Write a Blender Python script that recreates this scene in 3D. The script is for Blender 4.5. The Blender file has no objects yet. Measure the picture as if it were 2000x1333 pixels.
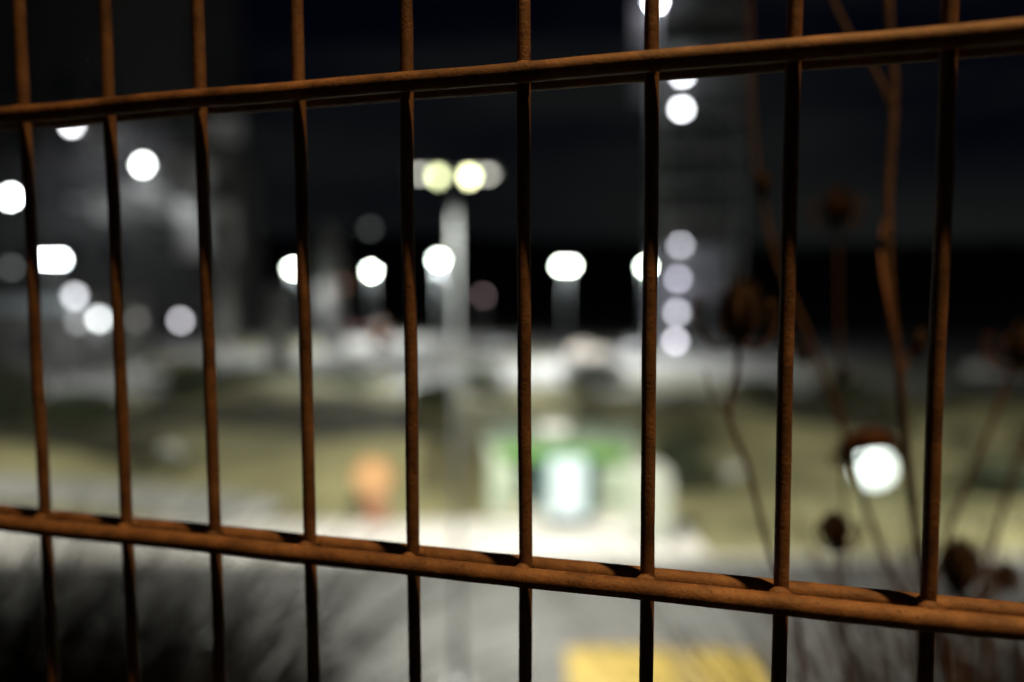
import bpy, bmesh, math, random
from mathutils import Vector, Matrix, noise
random.seed(7)
R = math.radians
SC = bpy.context.scene
COL = SC.collection

# ------------------------------------------------------------------ camera
EYE = 7.5                                   # eye height above the lit grounds below the terrace
PITCH, ROLL, FPX = -0.0758, -0.0046, 1488.5
fwd = Vector((0, math.cos(PITCH), math.sin(PITCH)))
r0 = Vector((1, 0, 0)); u0 = r0.cross(fwd)
CR = math.cos(ROLL) * r0 + math.sin(ROLL) * u0
CU = -math.sin(ROLL) * r0 + math.cos(ROLL) * u0
camd = bpy.data.cameras.new('camera'); cam = bpy.data.objects.new('camera', camd); COL.objects.link(cam)
m = Matrix((CR, CU, -fwd)).transposed().to_4x4(); m.translation = Vector((0, 0, EYE)); cam.matrix_world = m
camd.sensor_width = 36; camd.lens = FPX / 2000 * 36
camd.clip_start = 0.02; camd.clip_end = 4000
camd.dof.use_dof = True; camd.dof.focus_distance = 0.298; camd.dof.aperture_fstop = 2.3
SC.camera = cam

# ------------------------------------------------------------------ world (night) and moon
w = bpy.data.worlds.new('World'); SC.world = w; w.use_nodes = True
nt = w.node_tree; nt.nodes.clear()
def N(t, **k):
    n = nt.nodes.new(t)
    for a, b in k.items(): setattr(n, a, b)
    return n
sky = N('ShaderNodeTexSky', sky_type='NISHITA', sun_disc=False)
sky.sun_elevation = R(-7.0); sky.sun_rotation = R(60)
bg1 = N('ShaderNodeBackground'); bg1.inputs[1].default_value = 0.03
tc = N('ShaderNodeTexCoord'); mp = N('ShaderNodeMapping'); mp.inputs['Scale'].default_value = (1.0, 1.0, 5.5); mp.inputs['Rotation'].default_value = (0.0, R(-11), 0.3)
nz = N('ShaderNodeTexNoise'); nz.inputs['Scale'].default_value = 1.5; nz.inputs['Detail'].default_value = 4
rp = N('ShaderNodeValToRGB'); rp.color_ramp.elements[0].position = .42; rp.color_ramp.elements[0].color = (.0005, .0007, .0028, 1)
rp.color_ramp.elements[1].position = .66; rp.color_ramp.elements[1].color = (.0070, .0080, .0078, 1)
bg2 = N('ShaderNodeBackground'); bg2.inputs[1].default_value = 1.0
add = N('ShaderNodeAddShader'); out = N('ShaderNodeOutputWorld')
L = nt.links.new
L(sky.outputs[0], bg1.inputs[0]); L(tc.outputs['Generated'], mp.inputs[0]); L(mp.outputs[0], nz.inputs[0]); L(nz.outputs[0], rp.inputs[0]); L(rp.outputs[0], bg2.inputs[0])
L(bg1.outputs[0], add.inputs[0]); L(bg2.outputs[0], add.inputs[1]); L(add.outputs[0], out.inputs[0])
sd = bpy.data.lights.new('moon', 'SUN'); sd.energy = 0.004; sd.angle = R(0.5); sd.color = (1, .95, .88)
so = bpy.data.objects.new('moon', sd); so.rotation_euler = (R(50), 0, R(60)); so.location = (0, 0, 60); COL.objects.link(so)

vs = SC.view_settings; vs.view_transform = 'Standard'; vs.look = 'None'; vs.exposure = 0; vs.gamma = 1; vs.use_curve_mapping = False
SC.cycles.use_adaptive_sampling = False; SC.cycles.use_denoising = True
SC.cycles.max_bounces = 6; SC.cycles.use_light_tree = True

# ------------------------------------------------------------------ helpers
def P(px, py, d):
    """point seen at photo pixel (px,py) at depth d metres"""
    return Vector((0, 0, EYE)) + d * (fwd + CR * ((px - 1000) / FPX) + CU * ((666.5 - py) / FPX))
def G(px, py, z=0.0):
    """point of the level z seen at photo pixel"""
    v = fwd + CR * ((px - 1000) / FPX) + CU * ((666.5 - py) / FPX)
    return Vector((0, 0, EYE)) + v * ((z - EYE) / v.z)

MATS = {}
def mat(name, col, rough=.6, var=.25, scale=8., metal=0., bump=0., bscale=60., emit=None, es=0., spec=.5, alpha=None, col2=None):
    if name in MATS: return MATS[name]
    M = bpy.data.materials.new(name); M.use_nodes = True; t = M.node_tree; b = t.nodes['Principled BSDF']
    b.inputs['Roughness'].default_value = rough; b.inputs['Metallic'].default_value = metal
    b.inputs['Specular IOR Level'].default_value = spec
    c = Vector(col)
    tcn = t.nodes.new('ShaderNodeTexCoord')
    if var > 0:
        n = t.nodes.new('ShaderNodeTexNoise'); n.inputs['Scale'].default_value = scale; n.inputs['Detail'].default_value = 6
        r = t.nodes.new('ShaderNodeValToRGB')
        lo = c * (1 - var); hi = Vector(col2) if col2 else c * (1 + var)
        r.color_ramp.elements[0].position = .32; r.color_ramp.elements[0].color = (*lo, 1)
        r.color_ramp.elements[1].position = .68; r.color_ramp.elements[1].color = (min(hi[0], 1), min(hi[1], 1), min(hi[2], 1), 1)
        t.links.new(tcn.outputs['Object'], n.inputs[0]); t.links.new(n.outputs[0], r.inputs[0]); t.links.new(r.outputs[0], b.inputs['Base Color'])
    else: b.inputs['Base Color'].default_value = (*c, 1)
    if bump > 0:
        n2 = t.nodes.new('ShaderNodeTexNoise'); n2.inputs['Scale'].default_value = bscale; n2.inputs['Detail'].default_value = 8
        bp = t.nodes.new('ShaderNodeBump'); bp.inputs['Strength'].default_value = bump; bp.inputs['Distance'].default_value = .002 if bscale > 300 else .02
        t.links.new(tcn.outputs['Object'], n2.inputs[0]); t.links.new(n2.outputs[0], bp.inputs['Height']); t.links.new(bp.outputs[0], b.inputs['Normal'])
    if emit:
        b.inputs['Emission Color'].default_value = (*emit, 1); b.inputs['Emission Strength'].default_value = es
    if alpha is not None:
        b.inputs['Transmission Weight'].default_value = alpha
    MATS[name] = M; return M

def obj(name, data, material=None, parent=None, loc=(0, 0, 0), smooth=False):
    if isinstance(data, bmesh.types.BMesh):
        me = bpy.data.meshes.new(name); data.normal_update(); data.to_mesh(me); data.free()
    else: me = data
    if smooth:
        for p in me.polygons: p.use_smooth = True
    if material and not me.materials: me.materials.append(material)
    o = bpy.data.objects.new(name, me); COL.objects.link(o); o.location = loc
    if parent: o.parent = parent
    return o
def thing(name, label, cat, loc=(0, 0, 0), rz=0., group=None):
    o = bpy.data.objects.new(name, None); COL.objects.link(o); o.empty_display_size = .1
    o.location = loc; o.rotation_euler = (0, 0, rz); tag(o, label, cat, group); return o
def tag(o, label, cat, group=None):
    o['label'] = label; o['category'] = cat
    if group: o['group'] = group
    return o
def struct(o): o['kind'] = 'structure'; return o
def stuff(o): o['kind'] = 'stuff'; return o

def box(bm, c, s, rz=0., bevel=0.):
    r = bmesh.ops.create_cube(bm, size=1.0, matrix=Matrix.Translation(c) @ Matrix.Rotation(rz, 4, 'Z') @ Matrix.Diagonal((*s, 1)))
    if bevel > 0:
        es = list({e for v in r['verts'] for e in v.link_edges})
        bmesh.ops.bevel(bm, geom=es, offset=bevel, segments=2, affect='EDGES')
    return bm
def nb(): return bmesh.new()
def tube(bm, pts, rad, n=8, caps=True):
    """tapered tube along pts (rad number or list)"""
    pts = [Vector(p) for p in pts]
    if not isinstance(rad, (list, tuple)): rad = [rad] * len(pts)
    rings = []; t0 = (pts[1] - pts[0]).normalized()
    a = t0.orthogonal().normalized()
    for i, p in enumerate(pts):
        t = (pts[min(i + 1, len(pts) - 1)] - pts[max(i - 1, 0)]).normalized()
        a = (a - t * a.dot(t)).normalized(); b = t.cross(a)
        rings.append([bm.verts.new(p + (a * math.cos(q) + b * math.sin(q)) * rad[i]) for q in [2 * math.pi * k / n for k in range(n)]])
    for i in range(len(rings) - 1):
        for k in range(n): bm.faces.new((rings[i][k], rings[i][(k + 1) % n], rings[i + 1][(k + 1) % n], rings[i + 1][k]))
    if caps: bm.faces.new(rings[0][::-1]); bm.faces.new(rings[-1])
    return bm
def ball(bm, c, s, seg=16, rings=10):
    bmesh.ops.create_uvsphere(bm, u_segments=seg, v_segments=rings, radius=1, matrix=Matrix.Translation(c) @ Matrix.Diagonal((*s, 1))); return bm
def spline(pts, k=6):
    pts = [Vector(p) for p in pts]; o = []
    for i in range(len(pts) - 1):
        p0, p1, p2, p3 = pts[max(i - 1, 0)], pts[i], pts[i + 1], pts[min(i + 2, len(pts) - 1)]
        for j in range(k):
            t = j / k
            o.append(.5 * ((2 * p1) + (p2 - p0) * t + (2 * p0 - 5 * p1 + 4 * p2 - p3) * t * t + (3 * p1 - p0 - 3 * p2 + p3) * t ** 3))
    o.append(pts[-1]); return o

# ------------------------------------------------------------------ materials
asphalt = mat('asphalt', (.085, .085, .083), .85, .25, .6, bump=.3, bscale=40)
lotgrey = mat('lot_concrete', (.28, .28, .275), .85, .22, .12, bump=.2, bscale=20)
concrete = mat('pale_concrete', (.58, .56, .53), .8, .12, .8, bump=.2, bscale=30)
kerbm = mat('kerb_stone', (.42, .41, .39), .8, .15, 3, bump=.2, bscale=30)
grassm = mat('winter_grass', (.20, .19, .075), .9, .55, .22, bump=.8, bscale=18, col2=(.38, .355, .18))
wildm = mat('dark_grass_slope', (.04, .04, .018), .95, .4, 2., bump=.8, bscale=30)
hillm = mat('wooded_hill', (.02, .024, .02), .95, .3, .05)
galv = mat('galvanised_steel', (.42, .44, .45), .5, .12, 4, metal=.3)
poledk = mat('dark_pole_paint', (.019, .021, .022), .8, .15, 4, spec=.04)
darkst = mat('dark_steel', (.06, .06, .065), .5, .2, 4)
leafd = mat('dark_leaves', (.035, .045, .02), .7, .4, 9)
facade = mat('grey_cladding', (.10, .10, .105), .7, .2, .15)
facade2 = mat('dull_concrete_wall', (.13, .13, .13), .8, .25, .2)
glassd = mat('dark_glass', (.02, .025, .03), .08, 0)
white = mat('white_paint', (.75, .75, .73), .4, .06, 1)
tyre = mat('tyre_rubber', (.02, .02, .02), .8, .2, 9)
rimm = mat('alloy_rim', (.5, .5, .5), .35, .1, 9, metal=.7)

# ------------------------------------------------------------------ fence frame of reference (rotated 15.9 deg to the view)
FY = -0.2778
FQ = Vector((.0795, -.2972, .1189))
FROT = Matrix.Rotation(FY, 3, 'Z')
FLOC = -(FROT @ Vector((FQ.x, FQ.y, 0))) + Vector((0, 0, EYE - FQ.z))   # origin: lower wire at the sixth rod
def FW(x, y, z): return FLOC + FROT @ Vector((x, y, z))
TERR = -1.2                                   # terrace level in fence coordinates

# ------------------------------------------------------------------ ground, embankment, road
bm = nb(); 
for q in [(-1500, -60), (1500, -60), (1500, 2500), (-1500, 2500)]: bm.verts.new((q[0], q[1], -.004))
bm.faces.new(bm.verts); struct(obj('ground', bm, wildm))

bm = nb(); prof = [(-9, 0), (-.35, 0), (.6, -.01), (1.05, -.05), (1.25, -.16), (3, -1.6), (5.5, -3.6), (7.6, -5.25), (8.6, -5.95), (9.6, -6.2)]
cols = 60; rows = []
for i in range(cols + 1):
    x = -40 + 80 * i / cols; row = []
    for k, (y, z) in enumerate(prof):
        j = noise.noise((x * .4, y * .5, 0)) * (.18 if 2 < k < 8 else 0.0)
        row.append(bm.verts.new(FW(x, y, TERR + z + j)))
    rows.append(row)
for i in range(cols):
    for k in range(len(prof) - 1): bm.faces.new((rows[i][k], rows[i + 1][k], rows[i + 1][k + 1], rows[i][k + 1]))
struct(obj('embankment', bm, wildm, smooth=True))
bm = nb(); vv = [bm.verts.new(FW(x, y, TERR + .006)) for x, y in ((-40, -6), (40, -6), (40, -.5), (-40, -.5))]; bm.faces.new(vv)
struct(obj('terrace_path', bm, mat('dark_soil', (.03, .027, .022), .95, .3, 3)))

def sheet(name, x0, x1, y0, y1, z, material, nx=1):
    b = nb(); a = [[b.verts.new((x, y, z)) for y in (y0, y1)] for x in [x0 + (x1 - x0) * i / nx for i in range(nx + 1)]]
    for i in range(nx): b.faces.new((a[i][0], a[i + 1][0], a[i + 1][1], a[i][1]))
    return struct(obj(name, b, material))
ROADN, ROADF = 8.6, 20.0
sheet('road', -160, 160, ROADN, ROADF, .004, asphalt)
sheet('pavement', -160, 5.3, ROADF + .16, 23.3, .12, concrete)
sheet('grass_verge', 5.3, 160, ROADF + .16, 23.4, .10, grassm)
sheet('parking_lot', -120, 160, 50.5, 108, .012, lotgrey)
beds = [(-24, -9, 55.5, 62), (-60, -30, 66, 78), (-8, 4, 76, 82), (7, 20, 54, 58), (24, 50, 60, 66), (-36, -22, 86, 96), (8, 26, 92, 100)]
for (x0, x1, y0, y1) in beds: sheet('planting_bed', x0, x1, y0, y1, .02, grassm)
wl = mat('road_paint', (.7, .7, .68), .6, .15, 4)
for i in range(14):
    o = sheet('lane_marking', -44 + i * 6, -41 + i * 6, 12.0, 12.12, .009, wl)
bm = nb()
for i in range(80): box(bm, (-39.5 + i, ROADF + .08, .062), (.99, .15, .124), bevel=.012)
kb = struct(obj('kerb', bm, kerbm))

# grass with mounds, between pavement and parking lot
mounds = [(-7.5, 41.5, 1.5, 9, 4.5), (-5.2, 30, 1.3, 4.8, 3.4), (9.5, 37, 1.1, 7, 4), (-22, 33, 1.0, 7, 4), (24, 40, .9, 12, 4), (-15, 46, 1.5, 5, 2.5), (2, 45.5, 1.0, 5, 2.5)]
def gz(x, y):
    h = 0
    for mx, my, a, sx, sy in mounds: h += a * math.exp(-((x - mx) / sx) ** 2 - ((y - my) / sy) ** 2)
    e = min(1, max(0, (y - 23.4) / 2)) * min(1, max(0, (50.4 - y) / 2))
    return .1 + e * (h + .06 * noise.noise((x * .5, y * .5, 3)))
bm = nb(); nx, ny = 150, 60; gr = [[bm.verts.new((x, y, gz(x, y))) for y in [23.35 + 27.1 * j / ny for j in range(ny + 1)]] for x in [-75 + 150 * i / nx for i in range(nx + 1)]]
for i in range(nx):
    for j in range(ny): bm.faces.new((gr[i][j], gr[i + 1][j], gr[i + 1][j + 1], gr[i][j + 1]))
struct(obj('grass_mounds', bm, grassm, smooth=True))
# pale path crossing the grass at the left
def path(name, pts, wd, material, lift=.02):
    b = nb(); pts = spline([(x, y, 0) for x, y in pts], 8); pr = None
    for i, p in enumerate(pts):
        t = (pts[min(i + 1, len(pts) - 1)] - pts[max(i - 1, 0)]).normalized(); s = Vector((-t.y, t.x, 0))
        ring = []
        for k in (-1, -.5, 0, .5, 1):
            q = p + s * wd * k * .5; ring.append(b.verts.new((q.x, q.y, gz(q.x, q.y) + lift)))
        if pr:
            for k in range(4): b.faces.new((pr[k], ring[k], ring[k + 1], pr[k + 1]))
        pr = ring
    return struct(obj(name, b, material, smooth=True))
gravel = mat('pale_gravel', (.33, .33, .31), .9, .2, 2, bump=.4, bscale=40)
path('footpath', [(-42, 29.5), (-24, 27.6), (-15.5, 26.6), (-11, 25.2), (-8, 23.6)], 2.6, gravel, .03)
path('upper_footpath', [(-22, 47.4), (-14, 45.4), (-8, 44.6), (-2, 45.2), (4, 47.2)], 3.2, mat('worn_path', (.26, .25, .17), .9, .25, 1, bump=.4, bscale=40), .03)
shadem = mat('dark_mound_shade', (.034, .031, .013), .95, .4, 1.2, bump=.9, bscale=14)  # strips below paint the mounds' shaded sides as dark and olive bands
path('shade_strip', [(-24, 39.5), (-16, 39.6), (-11, 38.6), (-6.5, 36.6), (-4, 37.5)], 5.0, shadem, .05)
path('shade_strip', [(-4.6, 43), (-3.2, 36), (-2.4, 30), (-2.0, 26)], 2.6, mat('olive_mound_shade', (.12, .108, .05), .95, .35, 1.2, bump=.9, bscale=14), .07)
path('shade_strip', [(8, 47), (11, 42), (13, 38), (19, 36)], 4.2, shadem, .05)
path('shade_strip', [(-31, 36), (-25, 33.5), (-19, 32.8), (-15, 31.5)], 3.4, shadem, .06)
path('shade_strip', [(22, 33), (27, 29.5), (34, 28)], 3.0, shadem, .05)

# ridge of wooded hills
def ridge(name, d, pxpy, depth):
    b = nb(); top = []
    for px, py in pxpy: top.append(P(px, py, d))
    top = spline(top, 10); fr = []; bk = []; ce = []
    for p in top:
        z = p.z + 2.0 * noise.noise((p.x * .05, 0, 0)) + 1.2 * noise.noise((p.x * .2, 5, 0))
        fr.append(b.verts.new((p.x * .9, p.y - depth, -.1))); ce.append(b.verts.new((p.x, p.y, z))); bk.append(b.verts.new((p.x * 1.2, p.y + depth * 2, -.1)))
    for i in range(len(top) - 1):
        b.faces.new((fr[i], fr[i + 1], ce[i + 1], ce[i])); b.faces.new((ce[i], ce[i + 1], bk[i + 1], bk[i]))
    return struct(obj(name, b, hillm, smooth=True))
ridge('hill', 520, [(-1500, 470), (-400, 450), (300, 470), (800, 455), (1150, 470), (1550, 478), (2000, 470), (2600, 480), (3800, 500)], 220)

# ------------------------------------------------------------------ lamps
def lamp_mat(col, strength):
    key = 'lamp_glow_%d' % len(MATS)
    return mat(key, (.8, .8, .8), .4, 0, emit=col, es=strength)
def spot(parent, loc, energy, col, size=150, blend=.6, rot=(0, 0, 0), rad=.15):
    l = bpy.data.lights.new('lamp_light', 'SPOT'); l.energy = energy; l.color = col; l.spot_size = R(size); l.spot_blend = blend; l.shadow_soft_size = rad
    o = bpy.data.objects.new('lamp_light', l); COL.objects.link(o); o.parent = parent; o.location = loc; o.rotation_euler = rot; return o
def street_lamp(px, py, d, mean, energy, label, size=.5, twin=None, col=(.88, 1, .84), group='lamp posts of the lit grounds'):
    p = P(px, py, d); h = p.z
    t = thing('street_lamp', label, 'street lamp', (p.x, p.y, 0), 0, group)
    b = nb(); tube(b, [(0, 0, 0), (0, 0, .9), (0, 0, .95), (0, 0, h + .2)], [.12, .12, .085, .05], 12); obj('pole', b, poledk, t, smooth=True)
    es = mean * (57 / (size * FPX / d)) ** 2
    lm = lamp_mat(col, es)
    xs = [0] if twin is None else [-twin, twin]
    for s in xs:
        if twin:
            b = nb(); tube(b, [(0, 0, h + .16), (s, 0, h + .2)], .03, 8); obj('arm', b, galv, t)
        b = nb(); ball(b, (s, 0, h + size * .42), (size * .62, size * .62, size * .22)); hd = obj('lamp_head', b, darkst, t, smooth=True)
        b = nb(); ball(b, (s, 0, h + .02), (size * .5, size * .5, size * .42), 12, 8); obj('lamp_lens', b, lm, hd, smooth=True)
        spot(t, (s, 0, h - size * .5), energy * 2.6 / len(xs), (.98, 1, .95), 165)
    return t
WHT = (.95, 1, .97)
street_lamp(725, 530, 97, 2.6, 8500, 'distant lamp post with single white light between the twin mast and the pale columns')
street_lamp(857, 508, 50, 3, 7000, 'lamp post with single white light just left of the tall twin mast', .42)
street_lamp(1105, 520, 68, 2.6, 5200, 'lamp post with two merged white lights right of the tall twin mast', .36, twin=.44)
street_lamp(1262, 521, 70, 2.6, 2400, 'lamp post with single white light left of the lit stair tower', .45)
street_lamp(572, 525, 80, 2.6, 3200, 'lamp post with single white light beside the pale columns', .45)
street_lamp(104, 507, 55, 2.6, 900, 'lamp post with two bluish white lights in front of the low hall', .34, twin=.5, col=(.9, .97, 1))

# tall twin mast by the road, its pole runs down through the whole picture
def twin_mast(x, label):
    p = P(886, 345, 13.6); h = p.z; y = p.y
    t = thing('twin_lamp_mast', label, 'lamp mast', (x, y, 0), R(4), 'twin lamp masts along the near road')
    b = nb(); tube(b, [(0, 0, 0), (0, 0, 1.0), (0, 0, 1.05), (0, 0, h + .1)], [.085, .085, .042, .030], 16); obj('pole', b, poledk, t, smooth=True)
    b = nb(); box(b, (0, 0, .02), (.36, .36, .03), bevel=.01); obj('base_plate', b, galv, t)
    lm = lamp_mat((.95, 1, .55), 9.0); lm2 = lamp_mat((.97, 1, .58), 17.); dim = lamp_mat((1, .98, .85), 4.5)
    for s, l in ((-1, lm), (1, lm2)):
        b = nb(); tube(b, [(0, 0, h + .02), (s * .2, 0, h + .08), (s * .75, 0, h + .1)], .03, 10); obj('arm', b, galv, t, smooth=True)
        b = nb(); box(b, (s * .48, 0, h + .1), (.62, .26, .07), bevel=.03); hd = obj('lamp_head', b, galv, t)
        b = nb(); ball(b, (s * .28, 0, h + .02), (.075, .09, .115), 16, 10); obj('lamp_lens', b, l, hd, smooth=True)
        b = nb(); box(b, (s * .60, 0, h + .035), (.16, .18, .06), bevel=.015); obj('lamp_panel', b, dim, hd)
        spot(t, (s * .62, 0, h - .1), 7600, (1, .98, .86), 152, .5, (R(14), R(-22 * s), 0))
twin_mast(P(886, 345, 13.6).x, 'tall pale lamp mast with two yellowish heads standing by the near road')
twin_mast(-23.0, 'next twin lamp mast along the road beyond the left picture edge')
twin_mast(21.5, 'next twin lamp mast along the road beyond the right picture edge')

def floodlight(px, py, d, mean, energy, label, size=.7, col=WHT, aim=(R(35), 0, 0), group='floodlights on the plant'):
    p = P(px, py, d)
    t = thing('floodlight', label, 'floodlight', p, 0, group)
    b = nb(); box(b, (0, size * .55, 0), (size * 1.2, size * .5, size * 1.0), bevel=size * .06); obj('housing', b, darkst, t)
    b = nb(); tube(b, [(-size * .66, size * .5, 0), (-size * .66, size * .5, -size * .8), (size * .66, size * .5, -size * .8), (size * .66, size * .5, 0)], size * .04, 6); obj('bracket', b, galv, t)
    b = nb(); tube(b, [(0, size * .8, -size * .3), (0, size * 2.2, -size * .3)], size * .07, 8); obj('wall_arm', b, galv, t)
    b = nb(); ball(b, (0, size * .3, 0), (size * .5, size * .22, size * .5), 14, 8)
    obj('lamp_lens', b, lamp_mat(col, mean * (57 / (size * FPX / d)) ** 2), t, smooth=True)
    if energy: spot(t, (0, size * 1.0, -size * .75), energy, col, 165, .5, aim, .3)
    return t
floodlight(138, 243, 100, 1.3, 1500, 'white floodlight high on the process tower close under the upper wire', .9, (.95, .96, 1))
floodlight(277, 322, 96, 2.2, 2300, 'white floodlight on the process tower between second and third rod', .9)
floodlight(18, 385, 90, 4, 1600, 'brightest floodlight of the plant at the left picture edge', .9)
floodlight(143, 579, 60.9, .62, 120, 'pale grey wall light left of and above its brighter neighbour on the low annex', .7, (.93, .95, 1))
floodlight(191, 624, 64.3, .85, 120, 'brighter of the two small wall lights low on the annex beside second rod', .7, (.95, 1, 1))
floodlight(150, 628, 60.9, .12, 0, 'very dim wall light partly behind the brighter low annex light', .7, (.95, .95, 1))
floodlight(351, 627, 82, .42, 250, 'dull grey round light left of third rod above the parking lot', .7, (.95, .93, 1))
floodlight(20, 523, 84, .05, 0, 'barely glowing light at the left edge beside first rod', .7)
floodlight(264, 625, 71.5, .06, 0, 'barely glowing light right of second rod', .8, (1, .95, .9))
floodlight(722, 447, 160, .022, 0, 'faint dark grey light above the row of lamp posts', 1.2)

# ------------------------------------------------------------------ stair tower with lights
def stair_tower():
    d = 84; a = P(1288, 690, d); b2 = P(1440, 690, d); x0, x1, y = a.x, b2.x, a.y; dp = 5.0
    t = thing('stair_tower', 'tall open steel stair tower with a column of landing lights', 'tower', ((x0 + x1) / 2, y, 0))
    W = x1 - x0; H = 44
    for sx in (-1, 1):
        for sy in (0, dp):
            b = nb(); box(b, (sx * W / 2, sy, H / 2), (.35, .35, H)); obj('column', b, galv, t)
    k = 0; z = .4
    while z < H:
        b = nb(); box(b, (0, dp / 2, z), (W + .3, dp, .16)); obj('landing', b, galv, t)
        s = 1 if k % 2 else -1
        b = nb()
        for q in range(12): box(b, (s * (-W * .3 + W * .6 * q / 11), 1.0 + (dp - 2) * (k % 2), z + .2 + 3.5 * q / 12), (W * .06, 1.1, .06))
        obj('stair_flight', b, galv, t)
        b = nb(); tube(b, [(-W / 2, 0, z + 1.05), (W / 2, 0, z + 1.05)], .04, 6); tube(b, [(-W / 2, 0, z + .6), (W / 2, 0, z + .6)], .03, 6); obj('railing', b, galv, t)
        z += 3.62; k += 1
    b = nb()
    for q in range(0, 12):
        z0 = .4 + 3.62 * q
        if z0 + 3.62 < H: tube(b, [(-W / 2 if q % 2 else W / 2, dp, z0), (W / 2 if q % 2 else -W / 2, dp, z0 + 3.62)], .09, 6)
    obj('bracing', b, galv, t)
    clad = mat('pale_cladding', (.30, .30, .32), .7, .15, .3)
    b = nb(); box(b, (W * .1, dp + .5, 11), (W * .9, .3, 11)); obj('cladding_panel', b, clad, t)
    b = nb(); box(b, (0, dp + .5, 36), (W * 1.5, .3, 16)); obj('cladding_panel', b, facade, t)
stair_tower()
def landing_light(px, py, mean, label, e=500, col=(.90, .90, 1)):
    return floodlight(px, py, 83.2, mean, e, label, 0.75, col, (R(75), 0, 0), 'landing lights of the stair tower')
landing_light(1281, 2, 4, 'topmost bright white light of the stair tower at the upper picture edge', 500)
landing_light(1333, 148, 1.6, 'bright tower light cut by the upper horizontal wire', 700, (.93, .95, 1))
landing_light(1332, 213, 1.7, 'bright tower light close below the upper wire', 700, (.93, .95, 1))
landing_light(1330, 480, .46, 'uppermost of the four grey landing lights low on the tower')
landing_light(1325, 545, .40, 'second from the top of the four grey landing lights low on the tower', col=(.86, .84, 1))
landing_light(1323, 611, .42, 'third from the top of the four grey landing lights low on the tower')
landing_light(1320, 667, .60, 'lowest and brightest of the four grey landing lights on the tower', col=(.92, .9, 1))

# ------------------------------------------------------------------ plant buildings at the left
def block(name, label, cat, px0, px1, pyt, d, depth, material, winrows=None, rib=2.0):
    a = P(px0, pyt, d); c = P(px1, pyt, d); H = a.z; W = c.x - a.x
    t = thing(name, label, cat, ((a.x + c.x) / 2, d, 0))
    b = nb(); box(b, (0, depth / 2, H / 2), (W, depth, H)); obj('wall', b, material, t)
    b = nb(); box(b, (0, depth / 2, H + .12), (W + .5, depth + .5, .3), bevel=.04); obj('roof', b, facade2, t)
    n = int(W / rib); me = None
    for i in range(n + 1):
        if me is None:
            b = nb(); box(b, (0, 0, H / 2), (.12, .16, H - .2)); o = obj('cladding_rib', b, material, t, (-W / 2 + i * W / n, -.06, 0)); me = o.data
        else: obj('cladding_rib', me, None, t, (-W / 2 + i * W / n, -.06, 0))
    for (wx, wz, ww, wh) in winrows or []:
        f = nb(); box(f, (wx, -.04, wz), (ww + .2, .14, wh + .2)); fo = obj('window', f, darkst, t)
        f = nb(); box(f, (wx, -.1, wz), (ww, .06, wh)); obj('pane', f, glassd, fo)
    return t, W, H
block('process_tower', 'very tall grey clad plant tower behind the left floodlights', 'building', -260, 388, -120, 112, 22, facade, [(-12 + 6 * i, 12 + 8 * j, 2, 3) for i in range(5) for j in range(4)], 3)
block('plant_annex', 'lower grey plant wing right of the process tower', 'building', 384, 452, 300, 108, 14, facade2, [(-1, 8, 1.5, 2), (-1, 14, 1.5, 2)], 1.5)
t, W, H = block('workshop_hall', 'low hall with pale fascia at the left picture edge', 'building', -420, 148, 584, 62, 12, facade2, [(2 + 3 * i, 2.6, 1.8, 1.6) for i in range(3)], 2)
b = nb(); box(b, (0, -.35, H - .55), (W + .6, .5, 1.0), bevel=.05); obj('fascia', b, mat('pale_blue_fascia', (.42, .47, .52), .5, .1, 1), t)
b = nb(); box(b, (4.2, -.12, 1.5), (3, .1, 3)); obj('door', b, darkst, t)
# ducts and boxes on the tower that catch the floodlights
def equip(px0, px1, py0, py1, d, label, name='duct_housing'):
    a = P(px0, py0, d); c = P(px1, py1, d)
    t = thing(name, label, 'machinery', ((a.x + c.x) / 2, a.y, c.z), 0, 'equipment hung on the process tower')
    W, Hh = c.x - a.x, a.z - c.z
    b = nb(); box(b, (0, 2.2, Hh / 2), (W, 4.0, Hh), bevel=.15); obj('casing', b, mat('light_casing', (.72, .72, .74), .6, .1, .4), t)
    b = nb(); tube(b, [(-W * .5, .4, Hh * .5), (-W * .9, .4, Hh * .5), (-W * .9, 3, Hh * .5)], .35, 10); obj('pipe', b, galv, t, smooth=True)
    b = nb(); box(b, (0, 8.5, .1), (W * .6, 10, .2)); obj('support', b, darkst, t)
equip(165, 222, 235, 290, 99, 'small pale housing beside the floodlight under the upper wire')
equip(316, 385, 300, 368, 96, 'pale square housing right of the middle floodlight on the tower')
equip(400, 455, 225, 270, 106, 'dim housing at the top of the plant annex')
equip(180, 300, 365, 425, 97, 'wide pale housing below the middle floodlight')
equip(340, 440, 395, 500, 100, 'large dull housing low at the tower edge right of third rod')

# pale columns (silo legs) at mid left
def silo(px, pyt, d, rad, label):
    p = P(px, pyt, d); g = thing('silo', label, 'silo', (p.x, p.y, 0), 0, 'pale silo columns')
    b = nb(); tube(b, [(0, 0, .3), (0, 0, p.z)], rad, 20); obj('shell', b, mat('pale_silo', (.2, .2, .2), .6, .12, .6), g, smooth=True)
    b = nb(); tube(b, [(0, 0, p.z), (0, 0, p.z + rad * .6)], [rad * 1.04, rad * .25], 20); obj('cone_top', b, galv, g)
    b = nb(); tube(b, [(0, 0, 0), (0, 0, .3)], rad * 1.2, 20); obj('plinth', b, concrete, g)
    b = nb()
    for s in (-.18, .18): tube(b, [(s, -rad - .12, .3), (s, -rad - .12, p.z)], .03, 6)
    for i in range(int(p.z / .3)): tube(b, [(-.18, -rad - .12, .45 + i * .3), (.18, -rad - .12, .45 + i * .3)], .02, 5)
    obj('ladder', b, galv, g)
silo(542, 565, 66, .95, 'shorter pale column silo left of fourth rod')
silo(645, 440, 84, 1.35, 'taller pale column silo right of fourth rod')
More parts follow.
